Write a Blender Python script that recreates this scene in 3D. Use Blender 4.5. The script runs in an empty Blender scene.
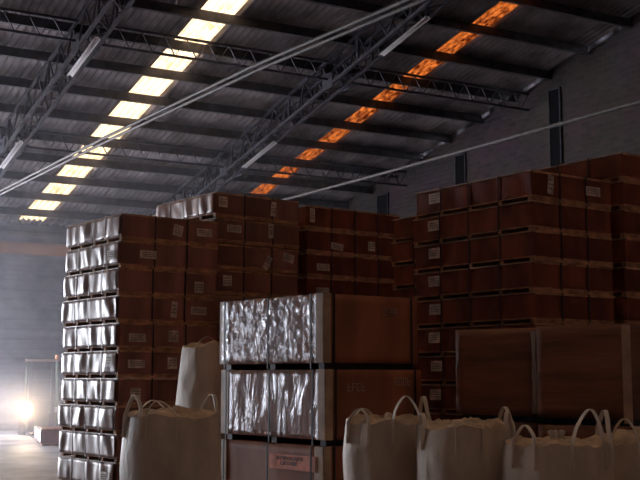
import bpy, bmesh, math, random
from mathutils import Vector, Matrix, noise
random.seed(7)
sc = bpy.context.scene
COL = sc.collection
R = math.radians

# ------------------------------------------------------------------ camera
cam = bpy.data.cameras.new('camera')
cam.sensor_width = 36; cam.lens = 36 * 1135 / 640
cam.clip_end = 300
co = bpy.data.objects.new('camera', cam); COL.objects.link(co)
co.location = (0, 0, 1.6)
co.rotation_euler = (R(90 + 6.883), 0, R(-30.3))
sc.camera = co
# ------------------------------------------------------------------ world (bright overcast sky outside the hall)
SKY = 34.0
w = bpy.data.worlds.new('sky'); sc.world = w; w.use_nodes = True
bg = w.node_tree.nodes['Background']
bg.inputs[0].default_value = (0.86, 0.90, 1.0, 1); bg.inputs[1].default_value = SKY
# portal: guides sky light through the truck doorway (emits nothing itself)
DX0, DX1, DZ = -4.0, 6.5, 4.9
pl = bpy.data.lights.new('doorway_portal', 'AREA'); pl.shape = 'RECTANGLE'
pl.size = DX1 - DX0; pl.size_y = DZ; pl.cycles.is_portal = True
po = bpy.data.objects.new('doorway_portal', pl); COL.objects.link(po)
po.location = ((DX0 + DX1) / 2, 34.9, DZ / 2); po.rotation_euler = (R(-90), 0, 0)
sc.view_settings.view_transform = 'Standard'; sc.view_settings.look = 'None'
sc.view_settings.gamma = 1; sc.view_settings.use_curve_mapping = False
sc.view_settings.exposure = 0.0
sc.cycles.use_denoising = True
sc.cycles.max_bounces = 10; sc.cycles.diffuse_bounces = 6; sc.cycles.glossy_bounces = 4
sc.cycles.transparent_max_bounces = 12; sc.cycles.volume_bounces = 1
sc.cycles.sample_clamp_indirect = 6

# ------------------------------------------------------------------ hall dimensions
YW, YR, YB = 34.75, 8.0, -18.0          # far eave wall, ridge, rear eave wall
XL, XG = -16.0, 18.95                   # left wall, gable wall
ZE, TS = 6.34, math.tan(R(11.9))
def roof_z(y):
    return ZE + TS * (YW - y) if y >= YR else ZE + TS * (YW - YR) - TS * (YR - y)
TRUSS_X = (-4.85, 1.1, 7.05, 13.0)
STRIPS = ((3.48, 4.28, 'a'), (9.43, 10.23, 'a'), (15.42, 16.02, 'b'))

# ------------------------------------------------------------------ materials
def mat(name, col, rough=0.6, metal=0.0, coat=0.0, spec=0.5, noise_scale=None, noise_amt=0.25, bump=0.0, bump_scale=40, dirt=None, stretch=(1, 1, 1), coatr=.2):
    m = bpy.data.materials.new(name); m.use_nodes = True
    nt = m.node_tree; b = nt.nodes['Principled BSDF']
    b.inputs['Base Color'].default_value = (*col, 1)
    b.inputs['Roughness'].default_value = rough
    b.inputs['Metallic'].default_value = metal
    b.inputs['Coat Weight'].default_value = coat
    b.inputs['Coat Roughness'].default_value = coatr
    b.inputs['Specular IOR Level'].default_value = spec
    tc = nt.nodes.new('ShaderNodeTexCoord'); mp = nt.nodes.new('ShaderNodeMapping')
    mp.inputs['Scale'].default_value = stretch
    nt.links.new(tc.outputs['Object'], mp.inputs[0])
    oi = nt.nodes.new('ShaderNodeObjectInfo')
    nt.links.new(oi.outputs['Random'], mp.inputs['Location'])
    if noise_scale:
        n = nt.nodes.new('ShaderNodeTexNoise'); n.inputs['Scale'].default_value = noise_scale
        n.inputs['Detail'].default_value = 6
        nt.links.new(mp.outputs[0], n.inputs[0])
        r = nt.nodes.new('ShaderNodeValToRGB')
        d = dirt or tuple(c * (1 - noise_amt * 1.6) for c in col)
        r.color_ramp.elements[0].position = .35; r.color_ramp.elements[1].position = .68
        r.color_ramp.elements[0].color = (*d, 1)
        r.color_ramp.elements[1].color = (*[min(1, c * (1 + noise_amt * .6)) for c in col], 1)
        nt.links.new(n.outputs[0], r.inputs[0]); nt.links.new(r.outputs[0], b.inputs['Base Color'])
    if bump:
        n2 = nt.nodes.new('ShaderNodeTexNoise'); n2.inputs['Scale'].default_value = bump_scale
        n2.inputs['Detail'].default_value = 4
        nt.links.new(mp.outputs[0], n2.inputs[0])
        bp = nt.nodes.new('ShaderNodeBump'); bp.inputs['Strength'].default_value = bump; bp.inputs['Distance'].default_value = .02
        nt.links.new(n2.outputs[0], bp.inputs['Height']); nt.links.new(bp.outputs[0], b.inputs['Normal'])
    return m

M = {}
M['floor'] = mat('concrete_floor', (.40, .37, .38), .68, noise_scale=.9, noise_amt=.3, bump=.25, bump_scale=6)
M['roof'] = mat('fibre_cement_roof', (.27, .245, .255), .85, noise_scale=1.5, noise_amt=.3, spec=.2)
M['steel'] = mat('painted_dark_steel', (.07, .068, .09), .6, .1, noise_scale=5, noise_amt=.3)
M['purlin'] = mat('purlin_steel', (.085, .08, .095), .6, .2, noise_scale=4, noise_amt=.3)
M['rod'] = mat('galvanised_rod', (.13, .115, .12), .6, .1, noise_scale=8, noise_amt=.2)
M['sheet'] = mat('grey_wall_sheet', (.16, .165, .20), .7, noise_scale=1.2, noise_amt=.25)
M['carton'] = mat('brown_carton', (.25, .062, .036), .65, coat=.0, spec=.25, noise_scale=3, noise_amt=.3, bump=.25, bump_scale=9, stretch=(1, 1, .6))
M['carton_glossy'] = mat('film_wrapped_carton', (.34, .12, .09), .5, coat=.3, coatr=.35, noise_scale=3, noise_amt=.3, bump=.5, bump_scale=6, stretch=(1, 1, .25))
M['crate'] = mat('brown_board', (.36, .125, .065), .6, spec=.3, noise_scale=2.5, noise_amt=.2, bump=.15, bump_scale=12, stretch=(1, 1, .3))
M['crate_plain'] = mat('film_covered_board', (.27, .095, .05), .5, coat=.1, noise_scale=2, noise_amt=.25, bump=.5, bump_scale=6, stretch=(.5, .5, 4))
M['drape'] = mat('cloudy_stretch_film', (.40, .29, .265), .46, coat=.3, coatr=.35, noise_scale=3, noise_amt=.3, bump=.35, bump_scale=7, stretch=(1, 1, .4), dirt=(.24, .11, .09))
M['wood'] = mat('pale_skid_wood', (.58, .28, .15), .75, noise_scale=6, noise_amt=.35)
M['board'] = mat('kraft_corner_board', (.50, .32, .21), .5, coat=.3, noise_scale=5, noise_amt=.2)
M['strap'] = mat('dark_strap', (.03, .025, .03), .35)
M['strap_pale'] = mat('pale_strap', (.45, .38, .36), .35, coat=.4)
M['paper'] = mat('label_paper', (.74, .59, .52), .6, noise_scale=9, noise_amt=.3)
M['orange_paper'] = mat('orange_label_paper', (.75, .22, .12), .6, noise_scale=8, noise_amt=.2)
M['black'] = mat('matte_black_slot', (.012, .012, .015), .9, spec=.1)
M['ink'] = mat('label_ink', (.22, .15, .14), .7)
M['stencil'] = mat('stencil_paint', (.45, .30, .25), .6)
M['bag'] = mat('woven_polypropylene', (.58, .45, .35), .62, noise_scale=4, noise_amt=.14, bump=.5, bump_scale=10, stretch=(1, 1, .5))
M['bag_top'] = mat('crumpled_bag_cloth', (.62, .43, .29), .6, noise_scale=7, noise_amt=.25, bump=.9, bump_scale=14)
M['webbing'] = mat('pale_webbing', (.62, .52, .44), .55)
M['white'] = mat('white_enamel', (.8, .8, .82), .3, coat=.4)
M['fork_paint'] = mat('dull_green_paint', (.16, .2, .15), .5, noise_scale=4, noise_amt=.3)
M['fork_pink'] = mat('faded_canopy_paint', (.5, .4, .4), .5)
M['fork_orange'] = mat('orange_lens', (.8, .3, .06), .4)
M['tyre'] = mat('black_rubber', (.02, .02, .02), .8)
M['lens'] = bpy.data.materials.new('lit_headlamp'); M['lens'].use_nodes = True
_b = M['lens'].node_tree.nodes['Principled BSDF']
_b.inputs['Emission Color'].default_value = (1, .62, .30, 1); _b.inputs['Emission Strength'].default_value = 500

def brick_mat():
    m = bpy.data.materials.new('grey_brick'); m.use_nodes = True; nt = m.node_tree; b = nt.nodes['Principled BSDF']
    tc = nt.nodes.new('ShaderNodeTexCoord'); sp = nt.nodes.new('ShaderNodeSeparateXYZ'); cb = nt.nodes.new('ShaderNodeCombineXYZ')
    nt.links.new(tc.outputs['Object'], sp.inputs[0])
    nt.links.new(sp.outputs['Y'], cb.inputs['X']); nt.links.new(sp.outputs['Z'], cb.inputs['Y'])
    br = nt.nodes.new('ShaderNodeTexBrick'); nt.links.new(cb.outputs[0], br.inputs['Vector'])
    br.inputs['Scale'].default_value = 1.0; br.inputs['Brick Width'].default_value = .30; br.inputs['Row Height'].default_value = .13
    br.inputs['Mortar Size'].default_value = .018
    br.inputs['Color1'].default_value = (.13, .10, .10, 1); br.inputs['Color2'].default_value = (.08, .065, .07, 1)
    br.inputs['Mortar'].default_value = (.115, .10, .10, 1)
    n = nt.nodes.new('ShaderNodeTexNoise'); n.inputs['Scale'].default_value = .7; n.inputs['Detail'].default_value = 5
    nt.links.new(tc.outputs['Object'], n.inputs[0])
    mx = nt.nodes.new('ShaderNodeMix'); mx.data_type = 'RGBA'; mx.blend_type = 'MULTIPLY'; mx.inputs[0].default_value = .6
    nt.links.new(br.outputs['Color'], mx.inputs[6]); nt.links.new(n.outputs[1], mx.inputs[7])
    nt.links.new(mx.outputs[2], b.inputs['Base Color']); b.inputs['Roughness'].default_value = .9
    bp = nt.nodes.new('ShaderNodeBump'); bp.inputs['Strength'].default_value = .6; bp.inputs['Distance'].default_value = .03; bp.invert = True
    nt.links.new(br.outputs['Fac'], bp.inputs['Height']); nt.links.new(bp.outputs[0], b.inputs['Normal'])
    return m
M['brick'] = brick_mat()

def translucent(name, c1, c2, scale, stretch=(1, 1, 1), lo=.35, hi=.65):
    """weathered translucent sheeting: daylight outside shines through, filtered by grime"""
    m = bpy.data.materials.new(name); m.use_nodes = True; nt = m.node_tree
    nt.nodes.remove(nt.nodes['Principled BSDF']); out = nt.nodes['Material Output']
    t = nt.nodes.new('ShaderNodeBsdfTranslucent')
    tc = nt.nodes.new('ShaderNodeTexCoord'); mp = nt.nodes.new('ShaderNodeMapping'); mp.inputs['Scale'].default_value = stretch
    n = nt.nodes.new('ShaderNodeTexNoise'); n.inputs['Scale'].default_value = scale; n.inputs['Detail'].default_value = 5; n.inputs['Roughness'].default_value = .7
    r = nt.nodes.new('ShaderNodeValToRGB'); r.color_ramp.elements[0].position = lo; r.color_ramp.elements[1].position = hi
    r.color_ramp.elements[0].color = (*c1, 1); r.color_ramp.elements[1].color = (*c2, 1)
    L = nt.links.new
    L(tc.outputs['Object'], mp.inputs[0]); L(mp.outputs[0], n.inputs[0]); L(n.outputs[0], r.inputs[0])
    L(r.outputs[0], t.inputs[0]); L(t.outputs[0], out.inputs[0])
    return m
M['strip_a'] = translucent('clear_roof_sheet', (.23, .17, .105), (.335, .275, .20), 2.2, lo=.3, hi=.5)
M['strip_b'] = translucent('grimy_roof_sheet', (.045, .012, .004), (.215, .10, .036), 5.0, (2.4, .8, 1), lo=.38, hi=.6)
M['strip_rear'] = translucent('rear_fill_roof_sheet', (.195, .155, .122), (.25, .205, .168), 2.0)  # passes fill light through the added rear strips
M['leak'] = translucent('daylight_leak_filler', (.03, .03, .03), (.17, .16, .17), 1.3, lo=.45, hi=.6)
M['wall_band'] = translucent('amber_wall_sheet', (.055, .036, .028), (.085, .055, .038), 1.0)

def wrap_mat(name, sx, sz, dens):
    """stretch film: mostly clear, glossy where it creases"""
    m = bpy.data.materials.new(name); m.use_nodes = True; nt = m.node_tree
    nt.nodes.remove(nt.nodes['Principled BSDF']); out = nt.nodes['Material Output']; L = nt.links.new
    tc = nt.nodes.new('ShaderNodeTexCoord'); mp = nt.nodes.new('ShaderNodeMapping'); mp.inputs['Scale'].default_value = (1, sx, sz)
    L(tc.outputs['Object'], mp.inputs[0])
    n = nt.nodes.new('ShaderNodeTexNoise'); n.inputs['Scale'].default_value = 3; n.inputs['Detail'].default_value = 5; n.inputs['Distortion'].default_value = .6
    L(mp.outputs[0], n.inputs[0])
    bp = nt.nodes.new('ShaderNodeBump'); bp.inputs['Strength'].default_value = 1; bp.inputs['Distance'].default_value = .07
    L(n.outputs[0], bp.inputs['Height'])
    g = nt.nodes.new('ShaderNodeBsdfGlossy'); g.inputs['Roughness'].default_value = .22; g.inputs['Color'].default_value = (.62, .62, .66, 1)
    L(bp.outputs[0], g.inputs['Normal'])
    d = nt.nodes.new('ShaderNodeBsdfDiffuse'); d.inputs[0].default_value = (.5, .42, .42, 1); L(bp.outputs[0], d.inputs['Normal'])
    m1 = nt.nodes.new('ShaderNodeMixShader'); m1.inputs[0].default_value = .35; L(g.outputs[0], m1.inputs[1]); L(d.outputs[0], m1.inputs[2])
    t = nt.nodes.new('ShaderNodeBsdfTransparent')
    n3 = nt.nodes.new('ShaderNodeTexNoise'); n3.inputs['Scale'].default_value = 4; n3.inputs['Detail'].default_value = 3; L(mp.outputs[0], n3.inputs[0])
    r = nt.nodes.new('ShaderNodeMapRange'); r.inputs['From Min'].default_value = .35; r.inputs['From Max'].default_value = .7
    r.inputs['To Min'].default_value = dens * .35; r.inputs['To Max'].default_value = dens * 1.6
    L(n3.outputs[0], r.inputs[0])
    m2 = nt.nodes.new('ShaderNodeMixShader'); L(r.outputs[0], m2.inputs[0]); L(t.outputs[0], m2.inputs[1]); L(m1.outputs[0], m2.inputs[2])
    L(m2.outputs[0], out.inputs[0])
    return m
M['wrap_ribbed'] = wrap_mat('ribbed_stretch_film', 2.6, 2.6, .18)
M['wrap_creased'] = wrap_mat('creased_stretch_film', 1.6, .7, .14)

# ------------------------------------------------------------------ mesh helpers
def box(bm, x0, y0, z0, x1, y1, z1, mtx=None):
    vs = [bm.verts.new((x, y, z)) for x in (x0, x1) for y in (y0, y1) for z in (z0, z1)]
    for f in ((0, 1, 3, 2), (4, 6, 7, 5), (0, 4, 5, 1), (2, 3, 7, 6), (0, 2, 6, 4), (1, 5, 7, 3)):
        bm.faces.new([vs[i] for i in f])
    if mtx: bmesh.ops.transform(bm, matrix=mtx, verts=vs)
    return vs
def bar(bm, a, b, w, h=None, up=(0, 0, 1)):
    """rectangular bar from a to b"""
    a, b = Vector(a), Vector(b); h = h or w
    d = (b - a); L = d.length; d.normalize(); up = Vector(up)
    s = d.cross(up)
    if s.length < 1e-4: s = d.cross(Vector((1, 0, 0)))
    s.normalize(); t = s.cross(d)
    m = Matrix((s, d, t)).transposed().to_4x4(); m.translation = a
    box(bm, -w / 2, 0, -h / 2, w / 2, L, h / 2, m)
def tube(bm, pts, r, seg=8):
    rings = []
    for i, p in enumerate(pts):
        p = Vector(p); d = (Vector(pts[min(i + 1, len(pts) - 1)]) - Vector(pts[max(i - 1, 0)])).normalized()
        s = d.cross(Vector((0, 0, 1)));
        if s.length < 1e-4: s = Vector((1, 0, 0))
        s.normalize(); t = s.cross(d)
        rings.append([bm.verts.new(p + (s * math.cos(a) + t * math.sin(a)) * r) for a in [2 * math.pi * k / seg for k in range(seg)]])
    for a, b in zip(rings, rings[1:]):
        for k in range(seg): bm.faces.new((a[k], a[(k + 1) % seg], b[(k + 1) % seg], b[k]))
    bm.faces.new(rings[0][::-1]); bm.faces.new(rings[-1])
def ribbon(bm, pts, wdir, w, th=.006):
    wd = Vector(wdir).normalized(); rings = []
    for i, p in enumerate(pts):
        p = Vector(p); d = (Vector(pts[min(i + 1, len(pts) - 1)]) - Vector(pts[max(i - 1, 0)])).normalized()
        n = d.cross(wd).normalized()
        rings.append([bm.verts.new(p + wd * a * w / 2 + n * b * th / 2) for a, b in ((-1, -1), (1, -1), (1, 1), (-1, 1))])
    for a, b in zip(rings, rings[1:]):
        for k in range(4): bm.faces.new((a[k], a[(k + 1) % 4], b[(k + 1) % 4], b[k]))
    bm.faces.new(rings[0][::-1]); bm.faces.new(rings[-1])
def mesh(name, bm, m, smooth=False):
    bmesh.ops.recalc_face_normals(bm, faces=bm.faces)
    me = bpy.data.meshes.new(name); bm.to_mesh(me); bm.free(); me.materials.append(m)
    if smooth: me.polygons.foreach_set('use_smooth', [True] * len(me.polygons))
    return me
def link(name, me, parent=None, loc=(0, 0, 0), rot=(0, 0, 0)):
    o = bpy.data.objects.new(name, me); COL.objects.link(o); o.location = loc; o.rotation_euler = rot
    if parent: o.parent = parent
    return o
def obj(name, bm, m, parent=None, smooth=False, loc=(0, 0, 0), rot=(0, 0, 0)):
    return link(name, mesh(name, bm, m, smooth), parent, loc, rot)
def thing(name, label, cat, loc=(0, 0, 0), rz=0, group=None):
    o = link(name, None, None, loc, (0, 0, rz)); o.empty_display_size = .1
    return tag(o, label, cat, group)
def tag(o, label, cat, group=None, kind=None):
    o['label'] = label; o['category'] = cat
    if group: o['group'] = group
    if kind: o['kind'] = kind
    return o
def struct(name, bm, m, smooth=False, label=None, parent=None):
    o = obj(name, bm, m, parent, smooth)
    if not parent: o['kind'] = 'structure'
    if label: o['label'] = label
    return o
def copy_tree(o, parent=None):
    c = o.copy(); COL.objects.link(c); c.parent = parent
    for ch in o.children:
        copy_tree(ch, c)
    return c

# ------------------------------------------------------------------ structure
bm = bmesh.new(); box(bm, XL - .3, YB - .3, -.2, XG + .3, YW + 12, 0); struct('floor', bm, M['floor'], label='worn pale concrete warehouse floor')
# far eave wall: horizontally ribbed grey sheet with a wide truck doorway, and an amber translucent band
def ribbed_wall(bm, x0, x1, z0, z1, y):
    n = max(1, int((z1 - z0) / .075)); prof = []
    for i in range(n + 1):
        z = z0 + (z1 - z0) * i / n; prof.append((y + (.03 if i % 4 in (1, 2) else 0), z))
    back = y + .15
    lo = [[bm.verts.new((x, p[0], p[1])) for p in prof] for x in (x0, x1)]
    hb = [[bm.verts.new((x, back, z)) for z in (z0, z1)] for x in (x0, x1)]
    for i in range(n): bm.faces.new((lo[0][i], lo[1][i], lo[1][i + 1], lo[0][i + 1]))
    bm.faces.new((hb[0][0], hb[1][0], hb[1][1], hb[0][1]))
    bm.faces.new([lo[0][0], lo[1][0], hb[1][0], hb[0][0]]); bm.faces.new([lo[0][-1], lo[1][-1], hb[1][1], hb[0][1]])
    for k in (0, 1): bm.faces.new(lo[k] + [hb[k][1], hb[k][0]])
bm = bmesh.new()
ribbed_wall(bm, XL, DX0, 0, 5.36, YW); ribbed_wall(bm, DX1, XG, 0, 5.36, YW); ribbed_wall(bm, DX0, DX1, DZ, 5.36, YW)
ribbed_wall(bm, XL, XG, 5.74, ZE + .02, YW)
struct('wall_far', bm, M['sheet'], label='grey ribbed sheet wall at the far end behind the haze')
bm = bmesh.new(); box(bm, XL, YW + .02, 5.36, XG, YW + .05, 5.74); struct('window_1', bm, M['wall_band'], label='amber translucent band high in the far wall')
# left wall, rear wall
zr = roof_z(YR)
def gable(bm, x0, x1, tops):
    """prism wall between x0 and x1 following the roof profile; tops = [(y, z)]"""
    pts = [(YB, 0)] + tops + [(YW, 0)]
    a = [bm.verts.new((x0, *p)) for p in pts]; b = [bm.verts.new((x1, *p)) for p in pts]
    bm.faces.new(a); bm.faces.new(b[::-1]); n = len(pts)
    for i in range(n): bm.faces.new((a[i], a[(i + 1) % n], b[(i + 1) % n], b[i]))
bm = bmesh.new(); gable(bm, XL - .2, XL, [(YB, roof_z(YB)), (YR, zr), (YW, ZE)]); struct('wall_left', bm, M['brick'])
bm = bmesh.new(); box(bm, XL, YB - .2, 0, XG, YB, roof_z(YB)); struct('wall_rear', bm, M['brick'])
# gable wall in grey brick, with shallow gaps under the roof sheets and narrow dark slots
GAPS = ((19.65, 18.55), (22.5, 21.2), (24.9, 23.4), (26.5, 25.3), (28.3, 27.4))
gaps = sorted((min(g), max(g)) for g in GAPS)
tops = [(YB, roof_z(YB) ), (YR, zr)]
for a, b in gaps: tops += [(a, roof_z(a)), (a + .01, roof_z(a + .01) - .15), (b - .01, roof_z(b - .01) - .15), (b, roof_z(b))]
tops += [(YW, ZE)]
bm = bmesh.new(); gable(bm, XG, XG + .3, tops)
wr = struct('wall_right', bm, M['brick'], label='tall grey brick gable wall in shadow')
for i, (a, b) in enumerate(gaps):
    bm = bmesh.new(); d = .12
    vs = [bm.verts.new((x, y, roof_z(y) - dz)) for x in (XG + .0, XG + .03) for y in (a + .02, b - .02) for dz in (.03, .14)]
    for f in ((0, 1, 3, 2), (4, 6, 7, 5), (0, 4, 5, 1), (2, 3, 7, 6), (0, 2, 6, 4), (1, 5, 7, 3)): bm.faces.new([vs[k] for k in f])
    struct('trim_%d' % (i + 1), bm, M['leak'], label='bright sliver of daylight under the roof edge above the brick wall')  # translucent strip added in each gap to dim the daylight coming through
# narrow dark slots: flat matte black box with a frame on the wall face
for i, (y, hw, z0, z1) in enumerate(((20.85, .2, 5.2, 8.72), (24.7, .22, 4.5, 7.72), (28.6, .3, 4.6, 7.15))):
    bm = bmesh.new(); box(bm, XG - .03, y - hw, z0, XG + .05, y + hw, z1)
    wn = struct('window_%d' % (i + 2), bm, M['black'], label='narrow black vertical slot window in the brick wall')
    bm = bmesh.new()
    for s in (-1, 1): box(bm, XG - .05, y + s * hw - .02, z0, XG - .031, y + s * hw + .02, z1)
    box(bm, XG - .05, y - hw, z1 - .04, XG - .031, y + hw, z1)
    obj('window_frame', bm, M['purlin'], wn)

# roof sheets (sinusoidal) between the translucent strips
def sheet_mesh(x0, x1, y0, y1, amp=.036, pitch=.17, off=0.0, th=.012):
    bm = bmesh.new(); n = max(2, int((x1 - x0) / pitch * 6)); rows = []
    for (y, dz) in ((y0, 0), (y1, 0), (y1, th), (y0, th)):
        rows.append([bm.verts.new((x0 + (x1 - x0) * i / n, y, roof_z(y) + dz + off + amp * math.sin(2 * math.pi * (x0 + (x1 - x0) * i / n) / pitch))) for i in range(n + 1)])
    for a in range(4):
        b = (a + 1) % 4
        for i in range(n): bm.faces.new((rows[a][i], rows[a][i + 1], rows[b][i + 1], rows[b][i]))
    bm.faces.new([r[0] for r in rows]); bm.faces.new([r[-1] for r in rows][::-1])
    return bm
edges = [XL - .2] + [v for s in STRIPS for v in s[:2]] + [XG + .35]
n = 0
root = None
REAR = ((-8.0, -7.2), (-2.4, -1.6), (3.5, 4.3), (9.4, 10.2), (15.3, 16.1))
redges = [XL - .2] + [v for s_ in REAR for v in s_] + [XG + .35]
for y0, y1, ee in ((YR, YW + .3, edges), (YB - .3, YR, redges)):
    for i in range(0, len(ee), 2):
        if True:
            xa, xb = ee[i], ee[i + 1]
            bm = sheet_mesh(xa, xb, y0, y1); o = obj('ceiling' if n == 0 else 'roof_sheet', bm, M['roof'], root, True)
            if n == 0: root = o; o['kind'] = 'structure'; o['label'] = 'dark corrugated roof sheets sloping down to the far wall'
            n += 1
cnt = 4
for x0, x1, k in STRIPS:
    bm = sheet_mesh(x0, x1, YR, YW - .35, off=.004); cnt += 1
    struct('window_%d' % cnt, bm, M['strip_' + k], True, label='glowing %s translucent rooflight strip' % ('cream' if k == 'a' else 'dirty orange'))
    bm = sheet_mesh(x0, x1, YW - .35, YW + .3); obj('roof_sheet', bm, M['roof'], root, True)

# unseen rooflights added in the rear slope to brighten the side behind the camera
for x0, x1 in REAR:
    cnt += 1
    struct('window_%d' % cnt, sheet_mesh(x0, x1, YB - .3, YR), M['strip_rear'], True, label='added unseen rooflight strip in the rear slope for fill light')
# purlins: steel channels across the slope
P0, PP = 21.02, 1.373
ks = [k for k in range(-9, 10) if YR + .2 < P0 + PP * k < YW - .1]
pme = None
for j, k in enumerate(ks):
    y = P0 + PP * k; zt = roof_z(y) - .03
    if pme is None:
        bm = bmesh.new()
        box(bm, XL, -.01, -.225, XG, .01, 0); box(bm, XL, -.01, -.01, XG, .08, 0); box(bm, XL, -.09, -.225, XG, .01, -.21)
        pme = mesh('purlin', bm, M['purlin'])
    o = link('purlin', pme, None, (0, y, zt)); o['kind'] = 'structure'; o['name_note'] = 'roof'
    del o['name_note']
    tag(o, 'steel roof purlin running across under the corrugated sheets', 'purlin', 'roof purlins')
    if (k % 4) == 1 or k == 1 - 4 * 2:
        pass

# lattice joists every fourth purlin, between the trusses
TX = list(TRUSS_X) + [XG]
joist_me = None
def joist_mesh(L):
    bm = bmesh.new(); dep = .42
    bar(bm, (0, 0, 0), (L, 0, 0), .05); bar(bm, (0, 0, -dep), (L, 0, -dep), .05)
    n = int(L / .5)
    for i in range(n):
        x = L * i / n; m_ = L * (i + .5) / n; e = L * (i + 1) / n
        bar(bm, (x, 0, 0), (m_, 0, -dep), .022); bar(bm, (m_, 0, -dep), (e, 0, 0), .03, .012)
    return mesh('lattice', bm, M['steel'])
nm_y = {16.3: 'nearest the camera', 21.85: 'second from the camera', 27.35: 'nearest the far wall'}
nm_x = ['between the far left trusses', 'left of the first visible truss', 'between the two visible trusses', 'between the right truss and the brick wall']
for bi in range(4):
    x0 = TX[bi] + .37; x1 = TX[bi + 1]; jm = joist_mesh(x1 - x0)
    for y, yn in nm_y.items():
        if bi < 1: continue
        o = link('lattice_joist', jm, None, (x0, y, roof_z(y) - .26))
        tag(o, 'dark lattice joist %s, %s' % (nm_x[bi], yn), 'roof joist', 'lattice joists under the roof')

# trusses: box lattice rafters following the slope
def truss(X, label):
    t = thing('roof_truss', label, 'truss', (X, 0, 0), 0, 'lattice roof trusses')
    W, A, B = .37, .23, .83
    y0, y1 = YR, YW
    for (dx, dp, nme) in ((0, A, 'top_chord'), (W, A, 'top_chord'), (0, B, 'bottom_chord'), (W, B, 'bottom_chord')):
        bm = bmesh.new(); bar(bm, (dx, y0, roof_z(y0) - dp), (dx, y1, roof_z(y1) - dp), .065, .065)
        obj(nme, bm, M['steel'], t)
    bm = bmesh.new(); n = 34
    for i in range(n):
        ya = y0 + (y1 - y0) * i / n; yb = y0 + (y1 - y0) * (i + 1) / n; ym = (ya + yb) / 2
        for dx in (0, W):
            bar(bm, (dx, ya, roof_z(ya) - A), (dx, ym, roof_z(ym) - B), .03)
            bar(bm, (dx, ym, roof_z(ym) - B), (dx, yb, roof_z(yb) - A), .03)
        bar(bm, (0, ya, roof_z(ya) - B), (W, ym, roof_z(ym) - B), .025); bar(bm, (W, ym, roof_z(ym) - B), (0, yb, roof_z(yb) - B), .025)
        if i % 4 == 0:
            bar(bm, (0, ya, roof_z(ya) - A), (0, ya, roof_z(ya) - B), .05); bar(bm, (W, ya, roof_z(ya) - A), (W, ya, roof_z(ya) - B), .05)
    obj('lacing', bm, M['steel'], t)
    for yy in (21.85, 27.35):
        for xx in (-.04, W + .033):
            bm = bmesh.new(); box(bm, xx, yy - .22, roof_z(yy) - .9, xx + .007, yy + .22, roof_z(yy) - .55); obj('gusset_plate', bm, M['steel'], t)
    bm = bmesh.new(); bar(bm, (W / 2, YW - .12, 0), (W / 2, YW - .12, roof_z(YW - .12) - .2), .22); obj('column', bm, M['steel'], t)
    return t
truss(1.1, 'lattice steel roof truss farthest left')
truss(7.05, 'lattice steel roof truss running down left of the cream rooflights')
truss(13.0, 'lattice steel roof truss between cream and orange rooflights')
# horizontal tie rods at eaves level, two per truss
def sag(a, b, s, n=24):
    a, b = Vector(a), Vector(b)
    return [a.lerp(b, i / n) - Vector((0, 0, s * 4 * (i / n) * (1 - i / n))) for i in range(n + 1)]
for X, nr, z0, r, lab in ((7.05, 2, 6.05, .028, 'twin tie rods'), (13.0, 1, 5.85, .035, 'tie rod')):
    t = thing('tie_rod', 'pale steel tie rods stretched across under the left truss' if nr == 2 else 'pale steel tie rod crossing in front of the brick wall', 'tie rod', (X, 0, 0), 0)
    for i in range(nr):
        bm = bmesh.new(); tube(bm, [(i * .15, y, z) for y, z in [(YW - .02, z0 + .12), (27.5, z0 + .05), (20, z0), (14, z0 - .1 if nr == 2 else z0), (10, z0 - .26 if nr == 2 else z0), (2, z0 - .3 if nr == 2 else z0), (-6, z0 - .2 if nr == 2 else z0), (YB + .02, z0)]], r); obj('rod', bm, M['rod'], t, True)

# fluorescent fixtures hung on the truss bottom chords
def fixture_meshes():
    bm = bmesh.new(); L = 1.75
    vs = []
    prof = [(-.07, -.02), (-.035, .03), (.035, .03), (.07, -.02), (.064, -.025), (.03, .02), (-.03, .02), (-.064, -.025)]
    a = [bm.verts.new((x, 0, z)) for x, z in prof]; b = [bm.verts.new((x, L, z)) for x, z in prof]
    bm.faces.new(a); bm.faces.new(b[::-1])
    for i in range(8): bm.faces.new((a[i], a[(i + 1) % 8], b[(i + 1) % 8], b[i]))
    r = mesh('reflector', bm, M['white'])
    bm = bmesh.new(); tube(bm, [(0, .05, 0), (0, L - .05, 0)], .016); t = mesh('tube', bm, M['white'], True)
    bm = bmesh.new(); bar(bm, (0, 0, .03), (0, 0, .14), .012); h = mesh('hanger', bm, M['steel'])
    return r, t, h
fr, ft, fh = fixture_meshes()
for X, y, lab in ((7.05, 21.0, 'twin-tube fluorescent fixture under left truss, brighter of the upper pair'), (7.05, 26.3, 'twin-tube fluorescent fixture at the left edge low under the left truss'),
                  (13.0, 24.75, 'twin-tube fluorescent fixture under right truss beside the orange rooflights'), (13.0, 18.15, 'twin-tube fluorescent fixture near the top end of the right truss')):
    t = thing('fluorescent_fixture', lab, 'light fixture', (X + .13, y, roof_z(y) - 1.0), 0, 'fluorescent fixtures on the trusses')
    t.rotation_euler = (-math.atan(TS), 0, 0)
    link('reflector', fr, t); link('tube', ft, t, (-.03, 0, -.015)); link('tube', ft, t, (.03, 0, -.015)); link('hanger', fh, t, (0, .3, 0)); link('hanger', fh, t, (0, 1.45, 0))

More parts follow.
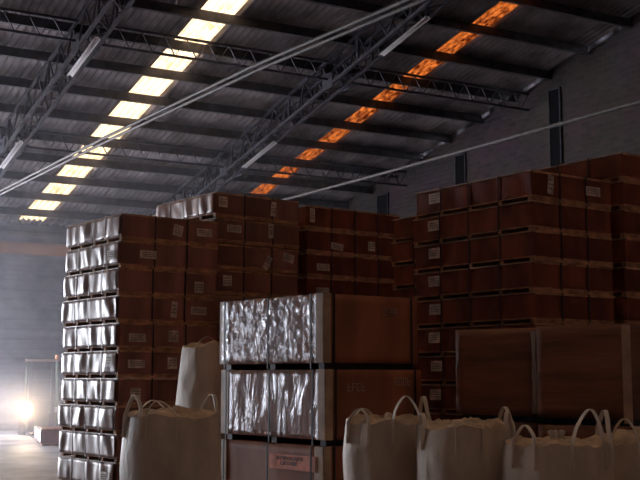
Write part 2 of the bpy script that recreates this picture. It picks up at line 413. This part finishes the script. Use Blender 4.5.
# ------------------------------------------------------------------ strapped carton packs
def carton_mesh(lx, ly, h, m, seed, bulge=.016):
    rnd = random.Random(seed); bm = bmesh.new(); n = 8
    bmesh.ops.create_cube(bm, size=1)
    bmesh.ops.subdivide_edges(bm, edges=bm.edges[:], cuts=n, use_grid_fill=True)
    tilt = rnd.uniform(-.035, .035); b1 = bulge * rnd.uniform(.5, 1.4); ph = rnd.uniform(-.6, .6)
    for v in bm.verts:
        x, y, z = v.co
        px, py, pz = (x + .5) * lx, (y + .5) * ly, (z + .5) * h
        ey, ez, ex = (1 - (2 * y) ** 4), (1 - (2 * z) ** 6), (1 - (2 * x) ** 4)
        if x < -.49: px -= (b1 * .35 * ey * ez + ez * (.014 * math.sin(y * 8 + ph * 5 + z * 1.6 * ph) + .02 * noise.noise(Vector((y * 2.2 + seed * 1.7, z * .9, seed * .37))))) - .006
        if y < -.49: py -= bulge * .5 * ex * ez
        if x < -.49: px += tilt * y * ly * .8
        px = min(max(px, -.03), lx)
        v.co = (px + .003 * (1 if x < 0 else -1), py + .003 * (1 if y < 0 else -1), pz)
    return mesh('carton', bm, m, False)
def label_mesh(w, h, axis, style, m=None):
    """paper sticker with printed lines; axis 'f' = on the front face (y=0), 'l' = on the left face (x=0)"""
    bm = bmesh.new(); box(bm, 0, -.004, 0, w, 0, h)
    me = mesh('label', bm, m or M['paper'])
    bm = bmesh.new(); rnd = random.Random(style)
    for r in range(3):
        z = h * (.25 + .22 * r); x = w * .12
        while x < w * .85:
            l = rnd.uniform(.012, .05); box(bm, x, -.007, z, min(x + l, w * .9), -.004, z + h * .1); x += l + .014
    me2 = mesh('printing', bm, M['ink'])
    return me, me2
LAB = [label_mesh(.27, .12, 'f', 1), label_mesh(.16, .17, 'f', 2), label_mesh(.10, .24, 'f', 3), label_mesh(.22, .14, 'f', 4)]
def put_label(parent, k, x, z, side='f', tilt=0.0, y=0.0):
    far = tilt == 9
    if far: tilt = 0
    if side == 'f': loc, rot = (x, y - .022, z), (0, tilt, 0)
    else: loc, rot = (y - (.085 if far else .036), x, z), (0, tilt, R(-90))
    l = link('label', LAB[k][0], parent, loc, rot); link('printing', LAB[k][1], l)
    return l
ORD = ['bottom', 'second', 'third', 'fourth', 'fifth', 'sixth', 'seventh', 'eighth', 'ninth', 'tenth', 'eleventh', 'twelfth']
def make_pack(ux, uy, h, nx, ny, m, seed):
    """ux along the front face (local x), uy receding (local y); skid 6 cm"""
    r = thing('carton_pack', 'x', 'carton pack')
    bm = bmesh.new()
    for j in range(ny + 1):
        y = min(max(uy * j / ny - .035, 0), uy - .07); box(bm, .004, y, 0, ux - .004, y + .07, .046)
    link('skid_runners', mesh('skid_runners', bm, M['wood']), r)
    bm = bmesh.new(); box(bm, -.012, -.012, .046, ux + .012, uy + .012, .06); link('skid_deck', mesh('skid_deck', bm, M['wood']), r)
    cl, cw = ux / nx, uy / ny
    rnd = random.Random(seed)
    var = [carton_mesh(cl, cw, h - .078, m, seed * 10 + q) for q in range(6)]
    for i in range(nx):
        for j in range(ny):
            link('carton', rnd.choice(var), r, (i * cl, j * cw, .06))
    if m is M['carton_glossy']:      # loose cloudy film hanging in folds over the end of the pack
        bm = bmesh.new(); na, nb = 72, 8; g = []
        for a in range(na + 1):
            for b in range(nb + 1):
                y = uy * a / na; t = b / nb; z = .062 + (h - .085) * t
                cell = y / cw; pinch = min(1, 3.2 * abs(cell - round(cell)) + .25) if rnd.random() < 2 else 1
                sl = (t - .5) * .10 * math.sin(seed * 2.1 + round(cell))
                wv = .5 + .5 * math.sin((y + sl) * (11 + 3 * math.sin(seed + y * 1.3)) + seed * 1.9)
                wv2 = noise.noise(Vector(((y + sl) * 5.5, t * .8, seed * 3.7)))
                g.append(bm.verts.new((-.036 - pinch * (.026 * wv + .03 * wv2) * (.55 + .45 * math.sin(math.pi * t)), y, z)))
        for a in range(na):
            for b in range(nb):
                q = a * (nb + 1) + b; bm.faces.new((g[q], g[q + nb + 1], g[q + nb + 2], g[q + 1]))
        fo = link('stretch_film', mesh('stretch_film', bm, M['drape'], True), r)
        so_ = fo.modifiers.new('thickness', 'SOLIDIFY'); so_.thickness = .003; fo['label'] = 'cloudy glossy film hanging in folds'
    # edge boards along the top edges
    bm = bmesh.new(); box(bm, -.012, -.012, h - .018, .03, uy, h - .004); link('edge_board', mesh('edge_board', bm, M['board']), r)
    bm = bmesh.new(); box(bm, .03, -.012, h - .03, ux, .03, h - .004); link('edge_board', mesh('edge_board', bm, M['wood']), r)
    for j in range(1, ny):
        bm = bmesh.new(); y = uy * j / ny
        ex = -.045 if m is M['carton_glossy'] else -.03
        box(bm, ex, y - .008, .03, ex + .006, y + .008, h); box(bm, ex, y - .008, h - .004, ux + .01, y + .012, h + .0); box(bm, ux + .004, y - .012, .03, ux + .01, y + .012, h)
        link('strap', mesh('strap', bm, M['strap_pale'] if m is M['carton_glossy'] else M['strap']), r)
    for i in range(1, nx):
        bm = bmesh.new(); x = ux * i / nx
        box(bm, x - .012, -.022, .03, x + .012, -.016, h); box(bm, x - .012, -.022, h - .004, x + .012, uy + .01, h)
        link('strap', mesh('strap', bm, M['strap']), r)
    return r
def stack(loc, rot, protos, n, h, where, group, labels, jit=.014, seed=0, shift=None, topnote=''):
    rnd = random.Random(seed)
    for i in range(n):
        p = protos[i % len(protos)]
        c = copy_tree(p)
        c.location = (loc[0] + rnd.uniform(-jit, jit), loc[1] + rnd.uniform(-jit, jit), i * h)
        c.rotation_euler = (0, 0, R(rot + rnd.uniform(-.7, .7)))
        pos = 'topmost' if i == n - 1 else ORD[i] + (' from the floor' if i else '')
        tag(c, 'carton pack, %s in the %s' % (pos, where), 'carton pack', group)
        for (k, x, z, side, tl) in labels.get(i, []): put_label(c, k, x, z, side, tl)
protos = []
def kill(o):
    for ch in list(o.children): kill(ch)
    bpy.data.objects.remove(o)
pk = [make_pack(1.64, 1.80, .397, 3, 4, M['carton_glossy'], s) for s in (1, 2, 3, 7, 9)]
F = 'f'; Lf = 'l'
stack((5.75, 15.58), 7, pk, 10, .397, 'front left stack', 'packs in the front left stack',
      {9: [(1, .83, .14, F, .2), (0, 1.25, .15, F, 0)], 8: [(0, .30, .15, F, 0), (3, .25, .12, Lf, 9)], 7: [(1, 1.25, .08, F, 0)], 6: [(2, .85, .1, F, .1), (0, 1.2, .15, F, 0)],
       5: [(0, .15, .12, F, 0), (1, .8, .13, F, 0)], 4: [(0, .15, .14, F, 0), (1, .8, .13, F, 0), (1, .2, .16, Lf, 9)], 3: [(1, .2, .08, F, 0)], 2: [(1, .2, .14, F, 0)], 1: [(1, .1, .12, F, 0)], 0: [(3, .3, .12, Lf, 9)]}, seed=5)
stack((7.55, 16.2), 7, pk, 11, .4125, 'stack behind the front left one', 'packs in the second stack',
      {10: [(1, .05, .16, F, 0), (2, 1.05, .1, F, .1)], 9: [(0, .2, .18, F, 0), (2, 1.0, .14, F, 0)], 8: [(3, 1.3, .2, F, .2), (2, .9, .06, F, .5)], 7: [(1, .15, .14, F, 0)], 6: [(0, 1.2, .12, F, 0)]}, seed=8)
pk3 = [make_pack(2.10, 1.80, .412, 4, 4, M['carton'], s) for s in (21, 22)]
stack((9.53, 16.75), 7, pk3, 11, .412, 'middle stack before the wall', 'packs in the middle stack',
      {10: [(2, .05, .12, F, 0)], 9: [(0, .5, .1, F, .1), (1, 1.35, .12, F, 0)], 8: [(0, .2, .12, F, 0)], 7: [(0, .2, .12, F, 0)]}, seed=11)
stack((7.78, 18.6), 7, pk, 11, .4125, 'added unseen stack behind the second left one', 'packs in the added unseen stack', {}, seed=9)  # put in out of sight to block door light between the stacks
# one low pack on the floor far left
c = copy_tree(pk[1]); c.location = (0, 0, 0); LOWPACK = c
for p in pk + pk3: kill(p)
pk = [make_pack(1.46, 2.22, .376, 3, 4, M['carton'], s) for s in (4, 5, 6)]
stack((9.18, 10.56), 5, pk, 11, .376, 'tall right stack', 'packs in the right stack',
      {i: [(3, 1.88, .17, Lf, 0)] for i in range(3, 11)} | {10: [(3, 1.88, .17, Lf, 0), (2, .25, .1, F, .1), (0, .95, .14, F, 0)]}, seed=3)
for p in pk[:2]: pass
stack((10.83, 10.68), 5, pk, 12, .3785, 'far right stack by the brick wall', 'packs in the far right stack', {}, seed=4)
stack((10.5, 12.98), 7, pk, 11, .376, 'stack hidden behind the tall right stack', 'packs in the hidden stack', {}, seed=14)
for p in pk: kill(p)
LOWPACK.location = (7.96, 26.5, 0); LOWPACK.rotation_euler = (0, 0, R(-12))
tag(LOWPACK, 'single low carton pack on the floor left of the front left stack', 'carton pack')

# ------------------------------------------------------------------ big film-wrapped crates
def glyphs(w, h, seed, m):
    bm = bmesh.new(); rnd = random.Random(seed); x = 0
    while x < w:
        cw = h * .55
        box(bm, x, -.004, 0, x + h * .12, 0, h); 
        for z in rnd.sample([0, .44, .88], 2): box(bm, x, -.004, h * z, x + cw, 0, h * z + h * .12)
        if rnd.random() > .5: box(bm, x + cw - h * .12, -.004, 0, x + cw, 0, h)
        x += h * .75
    return mesh('stencil_marks', bm, m)
def big_crate(loc, rot, ux, uy, h, label, wrap, marks, m='crate', cboard=True):
    r = thing('wrapped_crate', label, 'crate', loc, R(rot), 'large cardboard crates')
    bm = bmesh.new()
    for y in (0.05, uy / 2 - .05, uy - .15): box(bm, .05, y, 0, ux - .03, y + .1, .07)
    obj('skid', bm, M['strap'], r)
    bm = bmesh.new(); bmesh.ops.create_cube(bm, size=1); bmesh.ops.subdivide_edges(bm, edges=bm.edges[:], cuts=8, use_grid_fill=True)
    for v in bm.verts:
        x, y, z = v.co; p = Vector(((x + .5) * ux, (y + .5) * uy, .07 + (z + .5) * (h - .075)))
        q = noise.noise(p * 2.1 + Vector(loc)) * .012
        if abs(x) > .49 and abs(y) < .45 and abs(z) < .45: p.x += q
        if abs(y) > .49 and abs(x) < .45 and abs(z) < .45: p.y += q
        v.co = p
    obj('carton_body', bm, M[m], r, True)
    if cboard:
        for (x, y, sx, sy) in ((0, 0, 1, 1), (0, uy, 1, -1)):
            bm = bmesh.new()
            a, b = sorted((x - sx * .014, x + sx * .095)); c_, d = sorted((y - sy * .014, y + sy * .0))
            box(bm, a, c_, .07, b, d, h)
            a, b = sorted((x - sx * .014, x)); c_, d = sorted((y - sy * .014, y + sy * .15))
            box(bm, a, c_, .07, b, d, h)
            obj('corner_board', bm, M['board'], r)
    if wrap:
        bm = bmesh.new(); ny, nz = 26, 12; vs = []
        y0, y1 = .10, uy - (.06 if wrap == 'wrap_ribbed' else .2)
        for i in range(ny + 1):
            for j in range(nz + 1):
                y = y0 + (y1 - y0) * i / ny; z = .08 + (h - .085) * j / nz
                e = min(1, 6 * min(i / ny, 1 - i / ny)) * min(1, 6 * min(j / nz, 1 - j / nz))
                amp = .02 * noise.noise(Vector((loc[0] * 3, y * 4, z * 2 + loc[2]))) if wrap != 'wrap_ribbed' else .012 * math.sin(y * 30) * (1 if j % 3 else .3)
                vs.append(bm.verts.new((-.03 - e * (.006 + amp), y, z)))
        for i in range(ny):
            for j in range(nz): bm.faces.new((vs[i * (nz + 1) + j], vs[(i + 1) * (nz + 1) + j], vs[(i + 1) * (nz + 1) + j + 1], vs[i * (nz + 1) + j + 1]))
        o = obj('stretch_film', bm, M[wrap], r, True)
        s = o.modifiers.new('thickness', 'SOLIDIFY'); s.thickness = .002
    for y in (() if m == 'crate_plain' else (.16, .98, uy - .16)):
        bm = bmesh.new(); box(bm, -.058, y - .012, .01, -.05, y + .012, h); box(bm, -.058, y - .012, h - .006, ux + .02, y + .012, h - .002)
        obj('strap', bm, M['strap'], r)
    for x in (() if m == 'crate_plain' else (.13, ux - .12)):
        bm = bmesh.new(); box(bm, x - .012, -.03, .01, x + .012, -.022, h); obj('strap', bm, M['strap'], r)
    for (x, z, ww, hh, s) in marks: link('stencil_marks', glyphs(ww, hh, s, M['stencil']), r, (x, -.018, z))
    return r
CL = (6.38, 10.84); H1 = .843
c3 = big_crate((*CL, 0), 8, 1.43, 2.05, H1, 'bottom crate with orange label, under the two film-wrapped crates', None, [])
bm = bmesh.new(); box(bm, 0, -.005, 0, .86, 0, .17); o = obj('shipping_label', bm, M['orange_paper'], c3, loc=(-.02, .98, .56), rot=(0, 0, R(-90))); o['label'] = 'orange printed label'
bm = bmesh.new(); rnd = random.Random(3)
for rrow, (z, a, b) in enumerate(((.105, .14, .62), (.05, .22, .5))):
    x = a
    while x < b:
        l = rnd.uniform(.03, .05); box(bm, x, -.008, z, x + .01, -.005, z + .04); box(bm, x, -.008, z + rnd.choice((0, .03)), x + l * .8, -.005, z + rnd.choice((.01, .04)) + .001); x += l
obj('printing', bm, M['ink'], o)
big_crate((CL[0] + .01, CL[1] - .02, H1), 8, 1.44, 2.04, H1, 'middle crate of the front three, under creased stretch film', 'wrap_creased', [(.30, .60, .26, .09, 4), (1.0, .66, .24, .09, 5)])
big_crate((*CL, 2 * H1), 8, 1.42, 2.05, H1, 'top crate of the front three, under shiny ribbed stretch film', 'wrap_ribbed', [(.86, .62, .22, .08, 6)])
# two pairs of covered crates on the right
AX, AY = 8.42, 9.72; BX, BY = 8.58, 8.44
big_crate((AX, AY, 0), 20, .88, 1.02, 1.10, 'lower crate of the left covered pair behind the bags', None, [], 'crate_plain', False)
a = big_crate((AX, AY, 1.10), 20, .88, 1.02, 1.05, 'upper plain brown crate left of the widest covered crate', None, [], 'crate_plain', False)
bm = bmesh.new(); tube(bm, [(-.03, -.02, .1), (-.045, -.03, .5), (-.035, -.02, 1.0)], .03); o = obj('film_roll_edge', bm, M['webbing'], a, True); o['label'] = 'pale rolled film edge'
big_crate((BX, BY, 0), 20, .88, 1.06, 1.10, 'lower crate of the right covered pair behind the bags', None, [], 'crate_plain', False)
b = big_crate((BX, BY, 1.10), 20, .88, 1.06, 1.05, 'upper film-creased brown crate below the tall right stack corner', None, [], 'crate_plain', False)
bm = bmesh.new(); box(bm, -.02, -.02, .03, -.0, .07, 1.03); o = obj('corner_board', bm, M['board'], b)

# ------------------------------------------------------------------ bulk bags
def bulk_bag(cx, cy, z0, wd, h, rz, label, seed, loops, lean=0, knot=False, sagv=0.0):
    r = thing('bulk_bag', label, 'bulk bag', (cx, cy, z0), R(rz), 'woven bulk bags')
    bm = bmesh.new(); n, mz = 48, 16; rings = []; hw = wd / 2
    def pt(a, t, k=1.0):
        c, s = math.cos(a), math.sin(a); e = 2.9
        rr = 1 / ((abs(c) ** e + abs(s) ** e) ** (1 / e))
        prof = .965 + .035 * math.sin(math.pi * min(1, t * 1.05)) - (.03 * max(0, (t - .88) / .12) ** 2)
        rr *= hw * prof * k
        x, y = rr * c, rr * s; z = h * t
        nn = noise.noise(Vector((c * 2 + seed, s * 2, t * 3.5))) * .022 + .006 * math.sin(a * 22 + seed) * t
        x += c * nn; y += s * nn
        return x + lean * z, y, z
    for j in range(mz + 1):
        t = j / mz
        ring = []
        for i in range(n):
            a = 2 * math.pi * i / n; x, y, z = pt(a, t)
            if t > .85: z += (t - .85) / .15 * (.035 * noise.noise(Vector((math.cos(a) * 3, math.sin(a) * 3, seed * 7.3))) + .035 * abs(math.sin(2 * a)) ** 4)
            ring.append(bm.verts.new((x, y, z)))
        rings.append(ring)
    for a, b in zip(rings, rings[1:]):
        for k in range(n): bm.faces.new((a[k], a[(k + 1) % n], b[(k + 1) % n], b[k]))
    bm.faces.new(rings[0][::-1])
    top = [v.co.copy() for v in rings[-1]]
    obj('body', bm, M['bag'], r, True)
    bm = bmesh.new(); prev = [bm.verts.new(v) for v in top]; m_ = 9
    for j in range(1, m_ + 1):
        k = 1 - j / (m_ + .6); cur = []
        for i, v in enumerate(top):
            a = 2 * math.pi * i / n
            z = v.z + .06 * math.sin(min(1, j / 4) * math.pi / 2) * .6 - sagv * (1 - k * k) + .05 * noise.noise(Vector((v.x * k * 9, v.y * k * 9, seed))) + .02 * noise.noise(Vector((v.x * k * 22, v.y * k * 22, seed)))
            cur.append(bm.verts.new((lean * h + (v.x - lean * h) * k, v.y * k, z)))
        for q in range(n): bm.faces.new((prev[q], prev[(q + 1) % n], cur[(q + 1) % n], cur[q]))
        prev = cur
    bm.faces.new(prev)
    obj('top_cloth', bm, M['bag_top'], r, True)
    if knot:
        bm = bmesh.new()
        for q in range(7):
            a = q * .9; tube(bm, [(0, 0, h - sagv * .5), (.03 * math.cos(a), .03 * math.sin(a), h + .05), (.07 * math.cos(a), .07 * math.sin(a), h + .12)], .02, 6)
        obj('tied_spout', bm, M['webbing'], r, True)
    # lifting loops; each = (corner index angle1, angle2, height, sideways lean)
    for (a1, a2, hh, sx, sy) in loops:
        def edge(a):
            x, y, z = pt(R(a), 1.0); return Vector((x, y, z + .02))
        p, q = edge(a1), edge(a2); m0 = (p + q) / 2 + Vector((sx, sy, hh))
        pd = Vector((p.x * 1.02, p.y * 1.02, p.z - .22)); qd = Vector((q.x * 1.02, q.y * 1.02, q.z - .22))
        path = [pd + Vector((p.x, p.y, 0)).normalized() * .02, p + Vector((p.x, p.y, 0)).normalized() * .02]
        N = 14
        for i in range(1, N):
            t = i / N; e = math.sin(math.pi * t) ** .55
            base = p.lerp(q, (t - .5) * (1 - .25 * math.sin(math.pi * t)) + .5)
            path.append(base + Vector((sx, sy, hh)) * e)
        path += [q + Vector((q.x, q.y, 0)).normalized() * .02, qd + Vector((q.x, q.y, 0)).normalized() * .02]
        d = Vector((p.x + q.x, p.y + q.y, 0))
        d = d.normalized() if d.length > .05 else Vector((1, 0, 0))
        bm = bmesh.new(); ribbon(bm, path, d, .042, .007); obj('lifting_loop', bm, M['webbing'], r)
    return r
# view axis is 30.3 deg right of +Y; bags roughly squared to the crates
BAGS = []
bulk_bag(4.56, 10.78, 0, .93, 1.20, 4, 'leftmost front bulk bag with two upright webbing loops', 1.0, [(205, 160, .20, 0, 0), (215, 250, .15, -.05, 0), (20, 335, .2, .05, 0), (110, 70, .14, 0, 0)])
bulk_bag(6.38, 13.78, 0, .88, .86, 6, 'lower bulk bag behind the leftmost front bag', 2.0, [])
bulk_bag(6.38, 13.78, 1.0, .86, .98, 6, 'tall bulk bag standing above and behind the leftmost front bag', 3.0, [(200, 240, .12, 0, 0)], lean=.09)
bulk_bag(6.58, 9.88, 0, .82, 1.13, 8, 'bulk bag with three upright loops in front of wrapped crates', 4.0, [(203, 160, .13, 0, 0), (235, 285, .26, 0, 0), (320, 350, .25, 0, 0), (110, 70, .12, 0, 0)])
bulk_bag(6.81, 8.87, 0, .88, 1.11, 6, 'bulk bag between the three-loop bag and the knotted bag', 5.0, [(215, 245, .05, -.03, -.06), (285, 300, .14, 0, 0), (160, 130, .12, 0, 0), (325, 355, .18, 0, 0)])
bulk_bag(7.05, 7.85, 0, .88, 1.00, 4, 'slumped bulk bag with tied top and two tall loops', 6.0, [(200, 165, .16, 0, 0), (240, 290, .30, .05, 0), (320, 350, .28, .05, 0)], knot=True, sagv=.02)
bulk_bag(8.13, 7.80, 0, .90, .98, 4, 'bulk bag cut by the right edge of the frame', 7.0, [(170, 210, .22, 0, 0), (235, 280, .16, 0, 0)], sagv=-.04)

# ------------------------------------------------------------------ forklift with one lit headlamp
fk = thing('forklift', 'forklift facing us in the haze with one bright headlamp lit', 'forklift', (9.36, 31.3, 0), R(-16))
def part(name, m, fn, par=None, smooth=False):
    bm = bmesh.new(); fn(bm); return obj(name, bm, m, par or fk, smooth)
part('chassis', M['fork_paint'], lambda b: (box(b, -.5, .2, .25, .5, 1.9, .95), box(b, -.5, 1.5, .3, .5, 2.15, 1.15), box(b, -.48, .1, .3, .48, .25, .85)))
for s in (-1, 1):
    def mastf(b, s=s): box(b, s * .30 - .05, -.05, .1, s * .30 + .05, .1, 2.0)
    part('mast_rail', M['steel'], mastf)
    part('fork_tine', M['steel'], lambda b, s=s: (box(b, s * .25 - .05, -1.1, .06, s * .25 + .05, -.05, .1), box(b, s * .25 - .05, -.1, .06, s * .25 + .05, -.05, .6)))
    for y in (.45, 1.75):
        def wf(b, s=s, y=y):
            tube(b, [(s * .42, y, .27), (s * .60, y, .27)], .27, 20)
        part('wheel', M['tyre'], wf)
    for y in (.35, 1.5): part('guard_post', M['fork_paint'], lambda b, s=s, y=y: bar(b, (s * .45, y, .9), (s * .42, y + .1, 2.05), .06))
part('overhead_guard', M['fork_pink'], lambda b: ([bar(b, (-.45, y, 2.07), (.45, y, 2.07), .06, .05) for y in (.4, .65, .9, 1.15, 1.4, 1.6)], box(b, -.48, .38, 2.03, -.42, 1.65, 2.11), box(b, .42, .38, 2.03, .48, 1.65, 2.11)))
part('seat', M['tyre'], lambda b: (box(b, -.25, .95, .95, .25, 1.4, 1.08), box(b, -.25, 1.35, 1.0, .25, 1.47, 1.5)))
part('beacon', M['fork_orange'], lambda b: tube(b, [(.40, .45, 2.1), (.40, .45, 2.22)], .06, 12))
for s, lit in ((-1, True), (1, False)):
    h = part('headlamp', M['steel'], lambda b, s=s: tube(b, [(s * .40, .10, .70), (s * .40, -.02, .70)], .1, 16))
    part('lamp_lens', M['lens'] if lit else M['white'], lambda b, s=s: tube(b, [(s * .40, -.02, .70), (s * .40, -.03, .70)], .085, 16), h)
sp = bpy.data.lights.new('headlamp_beam', 'SPOT'); sp.energy = 900; sp.color = (1, .75, .5); sp.spot_size = R(26); sp.spot_blend = .8; sp.shadow_soft_size = .08
so = bpy.data.objects.new('headlamp_beam', sp); COL.objects.link(so); so.parent = fk; so.location = (-.40, -.06, .70); so.rotation_euler = (R(92), 0, R(180))

# ------------------------------------------------------------------ dust haze hanging in the hall
bm = bmesh.new()
X0, X1, e = XL + .1, 13.4, .9
prof = [(19.8, .02), (19.8, roof_z(19.8) - 1.3), (YW - .2, ZE - 1.3), (YW - .2, .02)]
a = [bm.verts.new((X0, *p)) for p in prof]; b = [bm.verts.new((X1, *p)) for p in prof]
bm.faces.new(a); bm.faces.new(b[::-1])
for i in range(4): bm.faces.new((a[i], a[(i + 1) % 4], b[(i + 1) % 4], b[i]))
vm = bpy.data.materials.new('dust_haze'); vm.use_nodes = True; nt = vm.node_tree
nt.nodes.remove(nt.nodes['Principled BSDF']); vs = nt.nodes.new('ShaderNodeVolumeScatter')
vs.inputs['Density'].default_value = .010; vs.inputs['Color'].default_value = (.86, .88, 1, 1); vs.inputs['Anisotropy'].default_value = .5
nt.links.new(vs.outputs[0], nt.nodes['Material Output'].inputs['Volume'])
hz = obj('haze', bm, vm); tag(hz, 'thin bluish dust haze filling the hall toward the far wall', 'haze', kind='stuff')

# scattering ball added to stand in for the headlamp halo
bm = bmesh.new(); bmesh.ops.create_icosphere(bm, subdivisions=3, radius=1)
dm = bpy.data.materials.new('lamp_halo'); dm.use_nodes = True; nt = dm.node_tree
nt.nodes.remove(nt.nodes['Principled BSDF']); vs = nt.nodes.new('ShaderNodeVolumeScatter')
tc = nt.nodes.new('ShaderNodeTexCoord'); gr = nt.nodes.new('ShaderNodeTexGradient'); gr.gradient_type = 'SPHERICAL'
ml = nt.nodes.new('ShaderNodeMath'); ml.operation = 'POWER'; ml.inputs[1].default_value = 1.6
m2 = nt.nodes.new('ShaderNodeMath'); m2.operation = 'MULTIPLY'; m2.inputs[1].default_value = .36
nt.links.new(tc.outputs['Object'], gr.inputs[0]); nt.links.new(gr.outputs['Fac'], ml.inputs[0]); nt.links.new(ml.outputs[0], m2.inputs[0]); nt.links.new(m2.outputs[0], vs.inputs['Density'])
vs.inputs['Color'].default_value = (.95, .9, .88, 1); vs.inputs['Anisotropy'].default_value = .2
nt.links.new(vs.outputs[0], nt.nodes['Material Output'].inputs['Volume'])
dc = obj('lamp_halo', bm, dm, None, True, (8.7, 30.9, .85)); dc.scale = (2.6, 2.0, 1.25)
tag(dc, 'added scattering ball standing in for the forklift headlamp halo', 'haze', kind='stuff')
